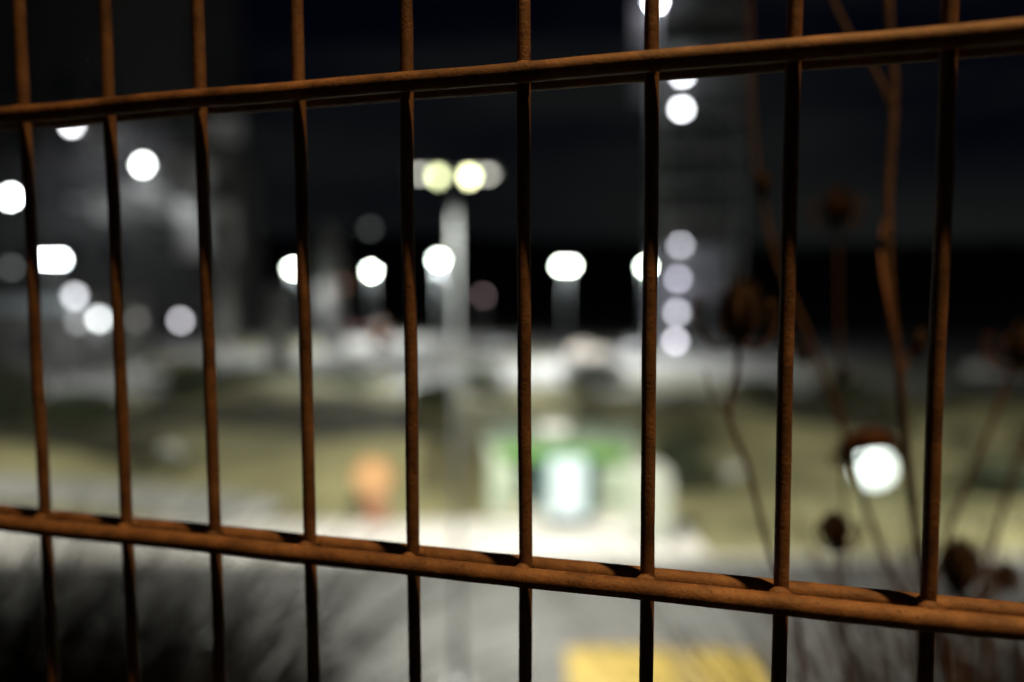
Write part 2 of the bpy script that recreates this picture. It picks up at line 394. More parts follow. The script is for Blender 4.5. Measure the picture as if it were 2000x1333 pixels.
silo(430, 430, 88, 1.1, 'grey column silo in front of the dark plant annex')

# ------------------------------------------------------------------ vehicles
def vehicle(name, label, cat, loc, rz, paint, st, wheels, win, scr, group=None, wr=.31):
    """st: stations (x, z_bottom, z_belt, z_top, half width at belt, half width at top)"""
    t = thing(name, label, cat, loc, rz, group)
    b = nb(); rings = []
    for (x, zb, zm, zt, wm, wt) in st:
        pr = [(-wm * .93, zb), (-wm, (zb + zm) * .5), (-wm * .985, zm), (-wt, zt - .05 * (zt - zm) - .02), (-wt * .6, zt + .015), (wt * .6, zt + .015), (wt, zt - .05 * (zt - zm) - .02), (wm * .985, zm), (wm, (zb + zm) * .5), (wm * .93, zb)]
        rings.append([b.verts.new((x, q[0], q[1])) for q in pr])
    for i in range(len(rings) - 1):
        for k in range(10): b.faces.new((rings[i][k], rings[i + 1][k], rings[i + 1][(k + 1) % 10], rings[i][(k + 1) % 10]))
    b.faces.new(rings[0]); b.faces.new(rings[-1][::-1])
    bmesh.ops.recalc_face_normals(b, faces=b.faces)
    body = obj('body', b, paint, t, smooth=True)
    mo = body.modifiers.new('s', 'SUBSURF'); mo.levels = 1; mo.render_levels = 1
    def sta(x):
        for p, q in zip(st, st[1:]):
            if p[0] <= x <= q[0]:
                u = (x - p[0]) / (q[0] - p[0] + 1e-9); return [p[i] + u * (q[i] - p[i]) for i in range(6)]
    for s in (-1, 1):
        for (xa, xb, la, lb) in win:
            b = nb(); v = []
            for x, f0, f1 in ((xa, .12, la), (xb, .12, lb)):
                q = sta(x)
                for f in (f0, f1):
                    z = q[2] + f * (q[3] - q[2]); wv = q[4] * .985 + f * (q[5] - q[4] * .985); v.append(b.verts.new((x, s * (wv + .012), z)))
            b.faces.new((v[0], v[2], v[3], v[1])); obj('side_window', b, glassd, t)
    for (xa, xb, nm) in scr:
        b = nb(); v = []
        for x, f in ((xa, .8), (xb, .8)):
            q = sta(x)
            for s in (-1, 1): v.append(b.verts.new((x, s * q[5] * f, q[3] + .03)))
        b.faces.new((v[0], v[1], v[3], v[2])); obj(nm, b, glassd, t)
    hw = st[len(st) // 2][4]
    for x in wheels:
        for s in (-1, 1):
            b = nb(); tube(b, [(x, s * (hw - .2), wr), (x, s * (hw - .17), wr), (x, s * (hw - .02), wr), (x, s * (hw + .01), wr)], [wr * .9, wr, wr, wr * .9], 20)
            wo = obj('wheel', b, tyre, t, smooth=False)
            b = nb(); tube(b, [(x, s * (hw - .01), wr), (x, s * (hw + .02), wr)], [wr * .62, wr * .5], 14); obj('rim', b, rimm, wo)
    q = st[-1]; q2 = st[0]
    for s in (-1, 1):
        b = nb(); ball(b, (q[0] - .03, s * q[4] * .72, q[2] * .92), (.06, .16, .08), 10, 6); obj('headlight', b, mat('headlight_glass', (.6, .6, .62), .1, 0), t, smooth=True)
        b = nb(); ball(b, (q2[0] + .03, s * q2[4] * .78, q2[2] * .9), (.05, .12, .12), 10, 6); obj('tail_light', b, mat('red_lens', (.25, .01, .01), .2, 0), t, smooth=True)
        b = nb(); box(b, (q[0] * .42, s * (hw + .1), st[len(st) // 2][2] + .05), (.12, .16, .12), bevel=.03); obj('mirror', b, paint, t)
    return t
CAR = [(-2.0, .45, .78, .82, .70, .60), (-1.9, .26, .86, .98, .80, .66), (-1.6, .22, .90, 1.28, .85, .62), (-1.15, .2, .90, 1.43, .87, .60), (-.4, .2, .89, 1.47, .87, .60), (.2, .2, .88, 1.42, .87, .60), (.95, .2, .88, .97, .87, .68), (1.5, .22, .83, .90, .86, .66), (1.9, .26, .70, .76, .80, .62), (2.02, .4, .60, .64, .72, .58)]
CW = [(-1.35, -.55, .8, .88), (-.48, .15, .88, .86), (.2, .62, .84, .5)]
CS = [(.3, .85, 'windscreen'), (-1.78, -1.3, 'rear_window')]
VAN = [(-2.6, .4, 1.2, 2.3, .92, .84), (-2.52, .28, 1.2, 2.5, .97, .86), (-1.5, .25, 1.2, 2.55, .98, .87), (.6, .25, 1.2, 2.55, .98, .87), (1.2, .25, 1.2, 2.45, .98, .84), (1.95, .25, 1.15, 1.35, .97, .80), (2.5, .3, .95, 1.12, .93, .74), (2.68, .42, .75, .84, .82, .68)]
VW = [(1.0, 1.55, .7, .6)]
VS = [(1.32, 1.85, 'windscreen'), (-2.56, -2.54, 'rear_window')]
def paint(n, c): return mat(n, c, .3, .04, 2)
def skip():
    t = thing('skip_container', 'yellow covered skip container on the near road at the lower picture edge', 'container', (2.52, 11.75, .004), R(-2))
    ym = mat('yellow_paint', (.215, .155, .036), .5, .12, 1.2, bump=.2, bscale=12)
    W, Dp, H = 3.3, 2.1, 1.16
    def prism(x0, x1, xb0, xb1, y0, y1, z0, z1):
        b = nb(); v = [b.verts.new(q) for q in ((xb0, y0, z0), (xb1, y0, z0), (xb1, y1, z0), (xb0, y1, z0), (x0, y0, z1), (x1, y0, z1), (x1, y1, z1), (x0, y1, z1))]
        for f in ((0, 3, 2, 1), (4, 5, 6, 7), (0, 1, 5, 4), (1, 2, 6, 5), (2, 3, 7, 6), (3, 0, 4, 7)): b.faces.new([v[k] for k in f])
        bmesh.ops.bevel(b, geom=list(b.edges), offset=.03, segments=2, affect='EDGES'); return b
    obj('body', prism(-W / 2, W / 2, -W / 2 + .25, W / 2 - .5, -Dp / 2, Dp / 2, .12, H - .1), ym, t)
    for y in (-Dp / 2 - .04, Dp / 2 + .04):
        for k in range(6):
            b = nb(); box(b, (-W / 2 + .45 + k * .46, y, .72), (.09, .07, 1.1), bevel=.012); obj('rib', b, ym, t)
    for s_ in (-1, 1):
        b = nb(); tube(b, [(s_ * W / 2 * .98, -Dp / 2 - .1, .9), (s_ * W / 2 * .98, -Dp / 2 + .1, .9)], .06, 10); obj('lifting_lug', b, darkst, t)
        b = nb(); box(b, (s_ * .9, 0, .07), (.2, Dp, .12)); obj('runner', b, darkst, t)
    # two arched lids with a dull strip between
    for x0, x1, tilt in ((-W / 2, .2, .0), (.5, W / 2, .06)):
        b = nb(); n = 10; a = []
        for i in range(n + 1):
            u = i / n; x = x0 + (x1 - x0) * u; z = H - .06 + .05 * math.sin(math.pi * u) - tilt * u
            a.append([b.verts.new((x, y, z)) for y in (-Dp / 2 - .05, -Dp / 4, 0, Dp / 4, Dp / 2 + .05)])
        for i in range(n):
            for k in range(4): b.faces.new((a[i][k], a[i + 1][k], a[i + 1][k + 1], a[i][k + 1]))
        o = obj('lid', b, ym, t, smooth=True); mo = o.modifiers.new('t', 'SOLIDIFY'); mo.thickness = .03
    b = nb(); box(b, (.35, 0, H - .1), (.28, Dp, .06), bevel=.01); obj('lid_strip', b, mat('dull_ochre', (.15, .11, .035), .7, .2, 2), t)
skip()
def white_panel():
    t = thing('display_panel', 'white upright display panel with rounded corner beside the kiosk', 'panel', (3.95, 21.2, .12), R(-4))
    def plate(w, h, r, y0, y1, z0):
        o = [(-w / 2, z0), (w / 2, z0)] + [(w / 2 - r + r * math.cos(a), h - r + r * math.sin(a)) for a in [math.pi / 2 * k / 8 for k in range(9)]] + [(-w / 2 + .1, h - .02), (-w / 2, h - .12)]
        b = nb(); f = [b.verts.new((x, y0, z)) for x, z in o]; k = [b.verts.new((x, y1, z)) for x, z in o]; n = len(o)
        b.faces.new(f); b.faces.new(k[::-1])
        for q in range(n): b.faces.new((f[q], k[q], k[(q + 1) % n], f[(q + 1) % n]))
        bmesh.ops.recalc_face_normals(b, faces=b.faces); return b
    obj('frame', plate(1.05, 2.3, .5, -.12, .12, .14), mat('panel_frame', (.42, .43, .40), .5, .06, 1), t)
    obj('front_sheet', plate(.9, 2.2, .45, -.135, -.122, .26), mat('panel_sheet', (.36, .38, .32), .5, .06, 1.5), t)
    for s_ in (-1, 1):
        b = nb(); box(b, (s_ * .42, 0, .07), (.16, .5, .14), bevel=.02); obj('foot', b, darkst, t)
white_panel()
lots = [((705, 722), 4, 'white_car_paint', (.7, .7, .7), 'pale car left of fifth rod on the parking lot', 1), ((965, 690), -6, 'silver_car_paint', (.6, .62, .66), 'silver car right of the mast pole on the parking lot', 1),
        ((1150, 703), 10, 'beige_car_paint', (.62, .56, .5), 'beige car between the sixth and seventh rods on the parking lot', 1), ((692, 655), 20, 'dark_red_car_paint', (.16, .02, .02), 'dark red car far back on the parking lot', 1),
        ((745, 676), 100, 'orange_van_paint', (.45, .17, .05), 'small orange brown van far back behind the lot', 2), ((300, 748), 70, 'white_car_paint', (.7, .7, .7), 'white car at the left end of the parking lot', 1),
        ((1940, 742), 8, 'white_car_paint', (.7, .7, .7), 'pale car at the right picture edge on the parking lot', 1), ((1235, 694), 86, 'silver_car_paint', (.6, .62, .66), 'silver car at the foot of the stair tower', 1)]
for (pp, rz, pn, pc, lb, kk) in lots:
    g = G(*pp); g.z = .014
    if kk == 1: vehicle('parked_car', lb, 'car', g, R(rz), paint(pn, pc), CAR, (-1.25, 1.27), CW, CS, 'cars on the parking lot')
    else: vehicle('parked_van', lb, 'van', g, R(rz), paint(pn, pc), VAN, (-1.6, 1.65), VW, VS, wr=.34)

# ------------------------------------------------------------------ kiosk with green fascia, light cabinet, orange sign
def kiosk():
    a = G(952, 1022, .12); c = G(1252, 1026, .12); W = 4.7; dp = 2.6
    t = thing('kiosk', 'small pale kiosk with grey green roof and bright green fascia board', 'kiosk', ((a.x + c.x) / 2 , 23.75, .1), R(-5))
    t.scale = (1, 1, .83)
    wallm = mat('kiosk_wall', (.36, .42, .33), .5, .08, 1); grn = mat('green_board', (.085, .21, .04), .5, .1, 1); rf = mat('grey_green_roof', (.17, .215, .16), .6, .12, .8)
    b = nb(); box(b, (0, dp / 2 + .2, .06), (W, dp + .6, .12)); obj('plinth', b, concrete, t)
    for x, ww in ((-W / 2 + .45, .86), (W / 2 - .55, 1.06)):
        b = nb(); box(b, (x, .1, 1.42), (ww, .1, 2.5)); obj('wall_panel', b, wallm, t)
    b = nb(); box(b, (0, dp, 1.3), (W - .1, .1, 2.4)); obj('back_wall', b, wallm, t)
    for s in (-1, 1):
        b = nb(); box(b, (s * (W / 2 - .06), dp / 2 + .05, 1.3), (.1, dp - .1, 2.4)); obj('side_wall', b, wallm, t)
        b = nb(); box(b, (s * .98, .12, 1.1), (.34, .08, 1.9)); wo = obj('window', b, mat('teal_frame', (.02, .10, .12), .3, .1, 2), t)
        b = nb(); box(b, (s * .98, .06, 1.2), (.24, .03, 1.5)); obj('pane', b, glassd, wo)
        b = nb(); box(b, (s * 1.55, -.12, .98), (.9, .4, .06), bevel=.01); obj('counter', b, wallm, t)
        b = nb(); box(b, (s * 1.45, .13, .55), (.5, .06, .8)); obj('lower_panel', b, mat('ochre_panel', (.36, .30, .14), .6, .15, 2), t)
    b = nb(); box(b, (.0, -.26, 2.52), (3.9, .09, .52), bevel=.015); obj('fascia_board', b, grn, t)
    b = nb(); box(b, (0, dp / 2 - .1, 2.93), (W + .2, dp + .5, .16), bevel=.03); ro = obj('roof', b, rf, t)
    b = nb(); box(b, (-.3, dp / 2, 3.12), (.9, .7, .26), bevel=.05); obj('roof_vent', b, white, ro)
    for x in (-W / 2 + .1, W / 2 - .1):
        b = nb(); tube(b, [(x, -.26, 0), (x, -.26, 2.86)], .05, 10); obj('post', b, wallm, t)
kiosk()
cp = G(1112, 1042, .12)
t = thing('light_cabinet', 'glowing white upright light cabinet standing in front of the kiosk', 'light box', (cp.x, 22.75, .12))
b = nb(); box(b, (0, 0, .1), (1.3, .5, .2), bevel=.02); obj('base', b, darkst, t)
b = nb(); box(b, (0, .05, 1.2), (1.26, .36, 1.9), bevel=.03); obj('casing', b, mat('pale_teal_casing', (.22, .36, .36), .4, .1, 2), t)
b = nb(); box(b, (0, -.15, 1.22), (.98, .08, 1.78), bevel=.02); obj('lit_front', b, mat('lit_sheet', (.2, .22, .22), .4, 0, emit=(.86, 1, .97), es=.8), t)

op = G(725, 1028, .12)
t = thing('round_sign', 'round orange sign board on a reddish brown stand at the pavement edge', 'sign', (op.x, 23.2, .12), R(6))
orn = mat('orange_board', (.34, .17, .068), .5, .12, 2); red = mat('red_brown_stand', (.24, .105, .06), .6, .15, 3)
b = nb(); tube(b, [(0, -.06, 1.42), (0, .06, 1.42)], .60, 28); obj('board', b, orn, t)
b = nb(); tube(b, [(0, -.075, 1.42), (0, -.062, 1.42)], .48, 28); obj('inner_disc', b, mat('pale_orange', (.38, .215, .10), .5, .08, 2), t)
b = nb(); box(b, (.08, 0, .38), (.62, .12, .86), bevel=.03); obj('stand', b, red, t)
b = nb(); box(b, (.08, 0, .03), (.9, .4, .06), bevel=.01); obj('foot', b, red, t)

gp = P(1706, 914, 25.5)
t = thing('globe_lamp', 'large glowing white globe lamp on the grass behind the dried leaf', 'globe lamp', (gp.x, gp.y, gz(gp.x, gp.y)))
zc = gp.z - gz(gp.x, gp.y)
b = nb(); tube(b, [(0, 0, -.1), (0, 0, zc - .42)], [.09, .06], 12); obj('post', b, darkst, t, smooth=True)
b = nb(); tube(b, [(0, 0, zc - .52), (0, 0, zc - .42)], [.16, .24], 16); obj('collar', b, darkst, t)
b = nb(); ball(b, (0, 0, zc), (.58, .58, .58), 24, 14); obj('globe', b, lamp_mat((.86, 1, .94), 2.6), t, smooth=True)

# small signal lamps seen as dim coloured discs
def signal(px, py, d, mean, col, label):
    p = P(px, py, d); t = thing('signal_lamp', label, 'signal lamp', (p.x, p.y, 0), 0, 'dim signal lamps')
    b = nb(); tube(b, [(0, 0, 0), (0, 0, p.z - .2)], .06, 8); obj('pole', b, darkst, t)
    b = nb(); box(b, (0, .15, p.z), (.5, .2, .7), bevel=.04); obj('housing', b, darkst, t)
    b = nb(); ball(b, (0, 0, p.z), (.22, .12, .22), 12, 8); obj('lamp_lens', b, lamp_mat(col, mean * (57 / (.44 * FPX / d)) ** 2), t, smooth=True)
signal(943, 578, 70, .035, (1, .62, .72), 'dim purple red signal lamp right of the mast pole')
signal(668, 556, 75, .028, (1, .5, .3), 'faint reddish signal lamp beside the taller pale silo')
signal(1085, 812, 40, .03, (1, 1, .9), 'faint pale path light behind the kiosk roof')

# ------------------------------------------------------------------ shrubs, stones
def leaf_cloud(c, r, n, size, seed):
    rnd = random.Random(seed); v = []; f = []
    for i in range(n):
        while True:
            q = Vector((rnd.uniform(-1, 1), rnd.uniform(-1, 1), rnd.uniform(-1, 1)))
            if .35 < q.length < 1 + .25 * noise.noise(q * 2.3 + Vector((seed, 0, 0))): break
        p = Vector((c[0] + q.x * r[0], c[1] + q.y * r[1], max(.03, c[2] + q.z * r[2])))
        a = Vector((rnd.gauss(0, 1), rnd.gauss(0, 1), rnd.gauss(0, 1))).normalized(); b_ = a.orthogonal().normalized(); s = size * rnd.uniform(.6, 1.3); k = len(v)
        v += [p - a * s, p + b_ * s * .45, p + a * s, p - b_ * s * .45]; f.append((k, k + 1, k + 2, k + 3))
    me = bpy.data.meshes.new('leaves'); me.from_pydata(v, [], f); return me
def shrub(px, py, w_, h_, label, seed, lm=None, n=1500, d2=None):
    g = G(px, py, .3); z = gz(g.x, g.y) if 23.4 < g.y < 50 else 0
    t = thing('shrub', label, 'shrub', (g.x, g.y, z), 0, 'dark shrubs on the grass')
    b = nb(); rnd = random.Random(seed)
    for i in range(7):
        a = rnd.uniform(0, 6.28); tube(b, spline([(0, 0, -.1), (math.cos(a) * w_ * .15, math.sin(a) * w_ * .1, h_ * .4), (math.cos(a) * w_ * .35, math.sin(a) * w_ * .3, h_ * .8)], 3), [.05, .045, .04, .03, .025, .02, .012], 6)
    obj('stem', b, mat('bark', (.05, .04, .03), .9, .3, 9), t)
    obj('crown', leaf_cloud((0, 0, h_ * .52), (w_ / 2, w_ / 2 * .8, h_ * .5), n, .16, seed), lm or leafd, t)
shrub(1325, 952, 1.9, 2.0, 'dark round shrub right of the white van', 3)
shrub(1160, 785, 4.2, 1.9, 'dark wide shrub behind the kiosk roof', 4)
shrub(520, 778, 5.5, 1.4, 'long dark shrub on the far grass left of fourth rod', 5, n=2200)
shrub(655, 775, 4.5, 1.5, 'long dark shrub on the far grass right of fourth rod', 6, n=2000)
shrub(380, 800, 3.2, 2.3, 'dark shrub beside third rod at the edge of the lot', 8)
shrub(150, 845, 4.5, 1.8, 'low dark shrub between the first two rods', 9, n=2000)
shrub(270, 700, 4.0, 2.6, 'dark shrub on the lot edge below the grey round light', 10)
shrub(20, 830, 3.5, 3.2, 'dark shrub at the left picture edge', 11, n=2000)
shrub(850, 825, 2.6, 1.2, 'low shrub on the mound left of the kiosk', 12)
shrub(1640, 812, 3.0, 1.4, 'low dark shrub on the far grass behind the dry stems', 13)
shrub(1960, 960, 2.5, 1.2, 'low dark shrub at the right picture edge', 14)
shrub(455, 748, 5.0, 1.3, 'broad low shrub at the near edge of the lot left of fourth rod', 21)
shrub(940, 742, 3.4, 1.2, 'low shrub on the lot edge right of the mast pole', 22)
shrub(1480, 770, 4.0, 1.2, 'low shrub on the bed beyond the big seed head', 23)
rnd = random.Random(77); uv, uf = [], []
for i in range(46):
    x, y = rnd.uniform(-34, 34), rnd.uniform(27, 49); r_ = rnd.uniform(.5, 1.5)
    if -4 < x < 7 and y < 30: continue
    me = leaf_cloud((x, y, gz(x, y) + r_ * .22), (r_, r_ * .8, r_ * .42), 260, .13, 100 + i); k = len(uv)
    for v in me.vertices: uv.append(Vector((v.co.x, v.co.y, max(v.co.z, gz(v.co.x, v.co.y)))))
    for p in me.polygons: uf.append([k + q for q in p.vertices])
    bpy.data.meshes.remove(me)
me = bpy.data.meshes.new('undergrowth'); me.from_pydata(uv, [], uf)
o = stuff(obj('undergrowth', me, mat('bramble_leaves', (.035, .036, .016), .8, .4, 5))); tag(o, 'scattered dark low undergrowth clumps on the grass mounds', 'undergrowth')
def stone(px, py, s, label, seed):
    g = G(px, py, .25); b = nb(); bmesh.ops.create_icosphere(b, subdivisions=3, radius=1)
    for v in b.verts:
        k = 1 + .22 * noise.noise(v.co * 1.6 + Vector((seed, 0, 0))); v.co = Vector((v.co.x * s * k, v.co.y * s * .8 * k, v.co.z * s * .75 * k))
    o = obj('boulder', b, mat('pale_stone', (.45, .46, .42), .85, .2, 3), None, (g.x, g.y, gz(g.x, g.y) + s * .5), True); tag(o, label, 'boulder', 'pale boulders in the grass')
stone(1425, 925, .42, 'pale boulder on the grass left of eighth rod', 1)
stone(335, 898, .5, 'pale boulder on the grass left of third rod', 2)

# ------------------------------------------------------------------ the sodium lamp above the terrace (lights fence and stems)
LH = Vector((.82, -.345, 3.1))
t = thing('sodium_street_lamp', 'orange sodium street lamp on a bent mast over the terrace path', 'street lamp', FW(1.9, -2.6, TERR), FY)
h0 = LH - Vector((1.9, -2.6, TERR))
b = nb(); tube(b, spline([(0, 0, 0), (0, 0, 2.5), (0, 0, h0.z - .5), (h0.x * .25, h0.y * .25, h0.z + .1), (h0.x * .75, h0.y * .75, h0.z + .16)], 6), .055, 12); obj('mast', b, galv, t, smooth=True)
b = nb(); ball(b, (h0.x * .93, h0.y * .93, h0.z + .12), (.16, .36, .1)); obj('lamp_head', b, darkst, t, smooth=True)
b = nb(); ball(b, (h0.x, h0.y, h0.z + .05), (.07, .09, .05), 12, 8); obj('lamp_lens', b, lamp_mat((1, .50, .12), 20), t, smooth=True)
spot(t, (h0.x, h0.y, h0.z - .03), 600, (1, .54, .185), 62, 1.0, rad=.035)

# ------------------------------------------------------------------ fence of welded twin-wire mesh
def rust():
    M = bpy.data.materials.new('rusty_brown_paint'); M.use_nodes = True; t = M.node_tree; b = t.nodes['Principled BSDF']
    tcn = t.nodes.new('ShaderNodeTexCoord')
    oi = t.nodes.new('ShaderNodeObjectInfo'); ad = t.nodes.new('ShaderNodeVectorMath'); ad.operation = 'ADD'; ml = t.nodes.new('ShaderNodeVectorMath'); ml.operation = 'SCALE'; ml.inputs['Scale'].default_value = 1.0
    cmb = t.nodes.new('ShaderNodeCombineXYZ'); mlt = t.nodes.new('ShaderNodeMath'); mlt.operation = 'MULTIPLY'; mlt.inputs[1].default_value = 7.0
    t.links.new(oi.outputs['Random'], mlt.inputs[0]); t.links.new(mlt.outputs[0], cmb.inputs[0]); t.links.new(mlt.outputs[0], cmb.inputs[2])
    t.links.new(tcn.outputs['Object'], ad.inputs[0]); t.links.new(cmb.outputs[0], ad.inputs[1])
    def nz(s, d=6):
        n = t.nodes.new('ShaderNodeTexNoise'); n.inputs['Scale'].default_value = s; n.inputs['Detail'].default_value = d; n.inputs['Roughness'].default_value = .65; t.links.new(ad.outputs[0], n.inputs[0]); return n
    n1 = nz(70); r1 = t.nodes.new('ShaderNodeValToRGB'); e = r1.color_ramp.elements
    e[0].position = .30; e[0].color = (.088, .047, .025, 1); e[1].position = .70; e[1].color = (.265, .148, .077, 1)
    n2 = nz(620, 4); r2 = t.nodes.new('ShaderNodeValToRGB'); e = r2.color_ramp.elements
    e[0].position = .30; e[0].color = (.15, .11, .10, 1); e[1].position = .42; e[1].color = (1, 1, 1, 1)
    mx = t.nodes.new('ShaderNodeMix'); mx.data_type = 'RGBA'; mx.blend_type = 'MULTIPLY'; mx.inputs[0].default_value = .8
    t.links.new(n1.outputs[0], r1.inputs[0]); t.links.new(n2.outputs[0], r2.inputs[0]); t.links.new(r1.outputs[0], mx.inputs[6]); t.links.new(r2.outputs[0], mx.inputs[7]); n5 = nz(22, 4); r5 = t.nodes.new('ShaderNodeValToRGB'); e = r5.color_ramp.elements; e[0].position = .36; e[0].color = (.55, .50, .48, 1); e[1].position = .62; e[1].color = (1.0, 1.0, 1.0, 1)
    mx2 = t.nodes.new('ShaderNodeMix'); mx2.data_type = 'RGBA'; mx2.blend_type = 'MULTIPLY'; mx2.inputs[0].default_value = 1.0
    t.links.new(n5.outputs[0], r5.inputs[0]); t.links.new(mx.outputs[2], mx2.inputs[6]); t.links.new(r5.outputs[0], mx2.inputs[7]); t.links.new(mx2.outputs[2], b.inputs['Base Color'])
    b.inputs['Roughness'].default_value = .62; b.inputs['Specular IOR Level'].default_value = .35
    n3 = nz(800, 6); bp = t.nodes.new('ShaderNodeBump'); bp.inputs['Strength'].default_value = .36; bp.inputs['Distance'].default_value = .0012
    t.links.new(n3.outputs[0], bp.inputs['Height'])
    n4 = nz(140, 3); bp2 = t.nodes.new('ShaderNodeBump'); bp2.inputs['Strength'].default_value = .12; bp2.inputs['Distance'].default_value = .003
    t.links.new(n4.outputs[0], bp2.inputs['Height']); t.links.new(bp.outputs[0], bp2.inputs['Normal']); t.links.new(bp2.outputs[0], b.inputs['Normal'])
    return M
rustm = rust()
fence = thing('wire_fence', 'rusty brown welded twin-wire mesh fence in front of the night view', 'fence', FLOC, FY)
ZB, ZT = TERR + .03, TERR + 2.06
def wavy_rod(axis, length, rad, seed, seg):
    b = nb(); pts = []; rr = []
    for i in range(seg + 1):
        u = i / seg * length; wv = .0005
        o1 = wv * noise.noise((u * 14, seed, 0)); o2 = wv * noise.noise((u * 14, seed, 9))
        pts.append((o1, o2, u) if axis == 'z' else (u, o1, o2)); rr.append(rad * (1 + .025 * noise.noise((u * 60, seed, 4)) + .03 * noise.noise((u * 200, seed, 7))))
    tube(b, pts, rr, 14); me = bpy.data.meshes.new('rod'); b.normal_update(); b.to_mesh(me); b.free(); me.materials.append(rustm)
    for p in me.polygons: p.use_smooth = True
    return me
vm = [wavy_rod('z', ZT - ZB, .0028, s, 240) for s in range(4)]
for i in range(-25, 26):
    o = obj('vertical_rod', vm[(i * 7) % 4], None, fence, (.05 * i, 0, ZB)); o.rotation_euler = (0, 0, (i * 2.1) % 6.28)
hm = [wavy_rod('x', 2.53, .004, 20 + s, 300) for s in range(4)]
for k in range(-5, 5):
    for s in (-1, 1):
        o = obj('horizontal_wire', hm[(k * 2 + s) % 4], None, fence, (-1.265, s * .0068, .2 * k))
b = nb(); bmesh.ops.create_icosphere(b, subdivisions=2, radius=1); b.verts.ensure_lookup_table(); b.verts.index_update()
bv = [v.co.copy() for v in b.verts]; bf = [[v.index for v in f.verts] for f in b.faces]; b.free(); rnd = random.Random(3); wv_, wf_ = [], []
for i in range(-25, 26):
    for k in range(-5, 5):
        for s in (-1, 1):
            rs = rnd.uniform(.5, 1.0); c = Vector((.05 * i + rnd.uniform(-.0008, .0008), s * .0034, .2 * k + .0018)); n0 = len(wv_)
            wv_ += [c + Vector((q.x * .0049 * rs, q.y * .0030, q.z * .0038 * rs)) for q in bv]; wf_ += [[n0 + q for q in f] for f in bf]
b = bpy.data.meshes.new('weld_bead'); b.from_pydata(wv_, [], wf_)
stuff(obj('weld_bead', b, rustm, fence, smooth=True))
for s in (-1, 1):
    b = nb(); box(b, (s * 1.29, .05, (ZT + TERR) / 2), (.06, .04, ZT - TERR + .06), bevel=.004); obj('post', b, rustm, fence)
    for k in range(-5, 5, 3):
        b = nb(); box(b, (s * 1.275, -.014, .2 * k + .03), (.05, .006, .04), bevel=.002); obj('clamp', b, rustm, fence)

# ------------------------------------------------------------------ dry teasels behind the fence
stemm = mat('dry_stem', (.065, .034, .019), .8, .3, 40, bump=.4, bscale=200)
headm = mat('dry_seed_head', (.024, .013, .008), .85, .35, 60)
leafm = mat('dry_leaf', (.10, .042, .02), .75, .3, 30)
def add_stem(t, pts, r1, r2, name='stem'):
    o0 = t.location; pts = [Vector(p) for p in pts]
    while (pts[1] - pts[0]).length > 2.2 * (pts[2] - pts[1]).length:      # even spacing down to the foot
        pts.insert(1, pts[1] + (pts[0] - pts[1]).normalized() * 1.6 * (pts[2] - pts[1]).length)
    s = spline([p - o0 for p in pts], 6); n = len(s)
    r1 *= .75; r2 *= .75; b = nb(); tube(b, s, [r1 + (r2 - r1) * i / (n - 1) for i in range(n)], 8); return obj(name, b, stemm, t, smooth=True)
def add_head(t, c, up, rw, rl, seed, bract=True):
    """egg shaped seed head with spines and curved bracts"""
    c = Vector(c) - t.location; up = Vector(up).normalized(); q = up.to_track_quat('Z', 'Y').to_matrix().to_4x4(); Mx = Matrix.Translation(c) @ q
    b = nb(); bmesh.ops.create_uvsphere(b, u_segments=16, v_segments=12, radius=1, matrix=Matrix.Diagonal((rw * .72, rw * .72, rl * .85, 1)))
    b.transform(Mx); hd = obj('seed_head', b, headm, t, smooth=True)
    rnd = random.Random(seed); b = nb(); N_ = 240
    for i in range(N_):
        z = 1 - 2 * (i + .5) / N_; a = i * 2.39996; r_ = math.sqrt(1 - z * z); n = Vector((r_ * math.cos(a), r_ * math.sin(a), z))
        base = Vector((n.x * rw * .7, n.y * rw * .7, n.z * rl * .83)); tip = base + (n * .75 + Vector((0, 0, .5))) * rw * rnd.uniform(.3, .55)
        s_ = n.orthogonal().normalized() * rw * .06; s2 = n.cross(s_).normalized() * rw * .06
        v = [b.verts.new(x) for x in (base + s_, base - s_ * .5 + s2, base - s_ * .5 - s2, tip)]
        b.faces.new((v[0], v[1], v[3])); b.faces.new((v[1], v[2], v[3])); b.faces.new((v[2], v[0], v[3]))
    b.transform(Mx); stuff(obj('spines', b, headm, hd))
    if bract:
        for i in range(7):
            a = i * .9 + rnd.uniform(0, .4); ln = rl * rnd.uniform(1.0, 2.0); dv = Vector((math.cos(a), math.sin(a), 0))
            b = nb(); tube(b, [Mx @ p for p in spline([Vector((0, 0, -rl * .85)), dv * ln * .45 + Vector((0, 0, -rl * 1.0)), dv * ln * .8 + Vector((0, 0, -rl * .3)), dv * ln * .75 + Vector((0, 0, rl * .5))], 4)], [.0012] * 12 + [.0004], 5); obj('bract', b, stemm, t)
def leaf(t, pts, wd, name='leaf'):
    o0 = t.location; s = spline([Vector(p) - o0 for p in pts], 5); n = len(s); b = nb(); pr = None
    for i, p in enumerate(s):
        d = (s[min(i + 1, n - 1)] - s[max(i - 1, 0)]).normalized(); sd_ = d.cross(Vector((.2, 1, .1))).normalized(); wv = wd * math.sin(math.pi * min(1, (i + .7) / n)) * (1 + .3 * noise.noise((i * .7, wd * 99, 0)))
        r_ = [b.verts.new(p + sd_ * wv), b.verts.new(p + Vector((0, wv * .4, 0))), b.verts.new(p - sd_ * wv)]
        if pr:
            for k in range(2): b.faces.new((pr[k], pr[k + 1], r_[k + 1], r_[k]))
        pr = r_
    o = obj(name, b, leafm, t, smooth=True); mo = o.modifiers.new('t', 'SOLIDIFY'); mo.thickness = .0006; return o
def plant(px, py, d, label):
    g = P(px, py, d); return thing('teasel', label, 'dry plant', g, 0, 'dry teasels behind the fence')
def foot(px, d): return P(px, 553 + 1.33 / d * FPX, d)
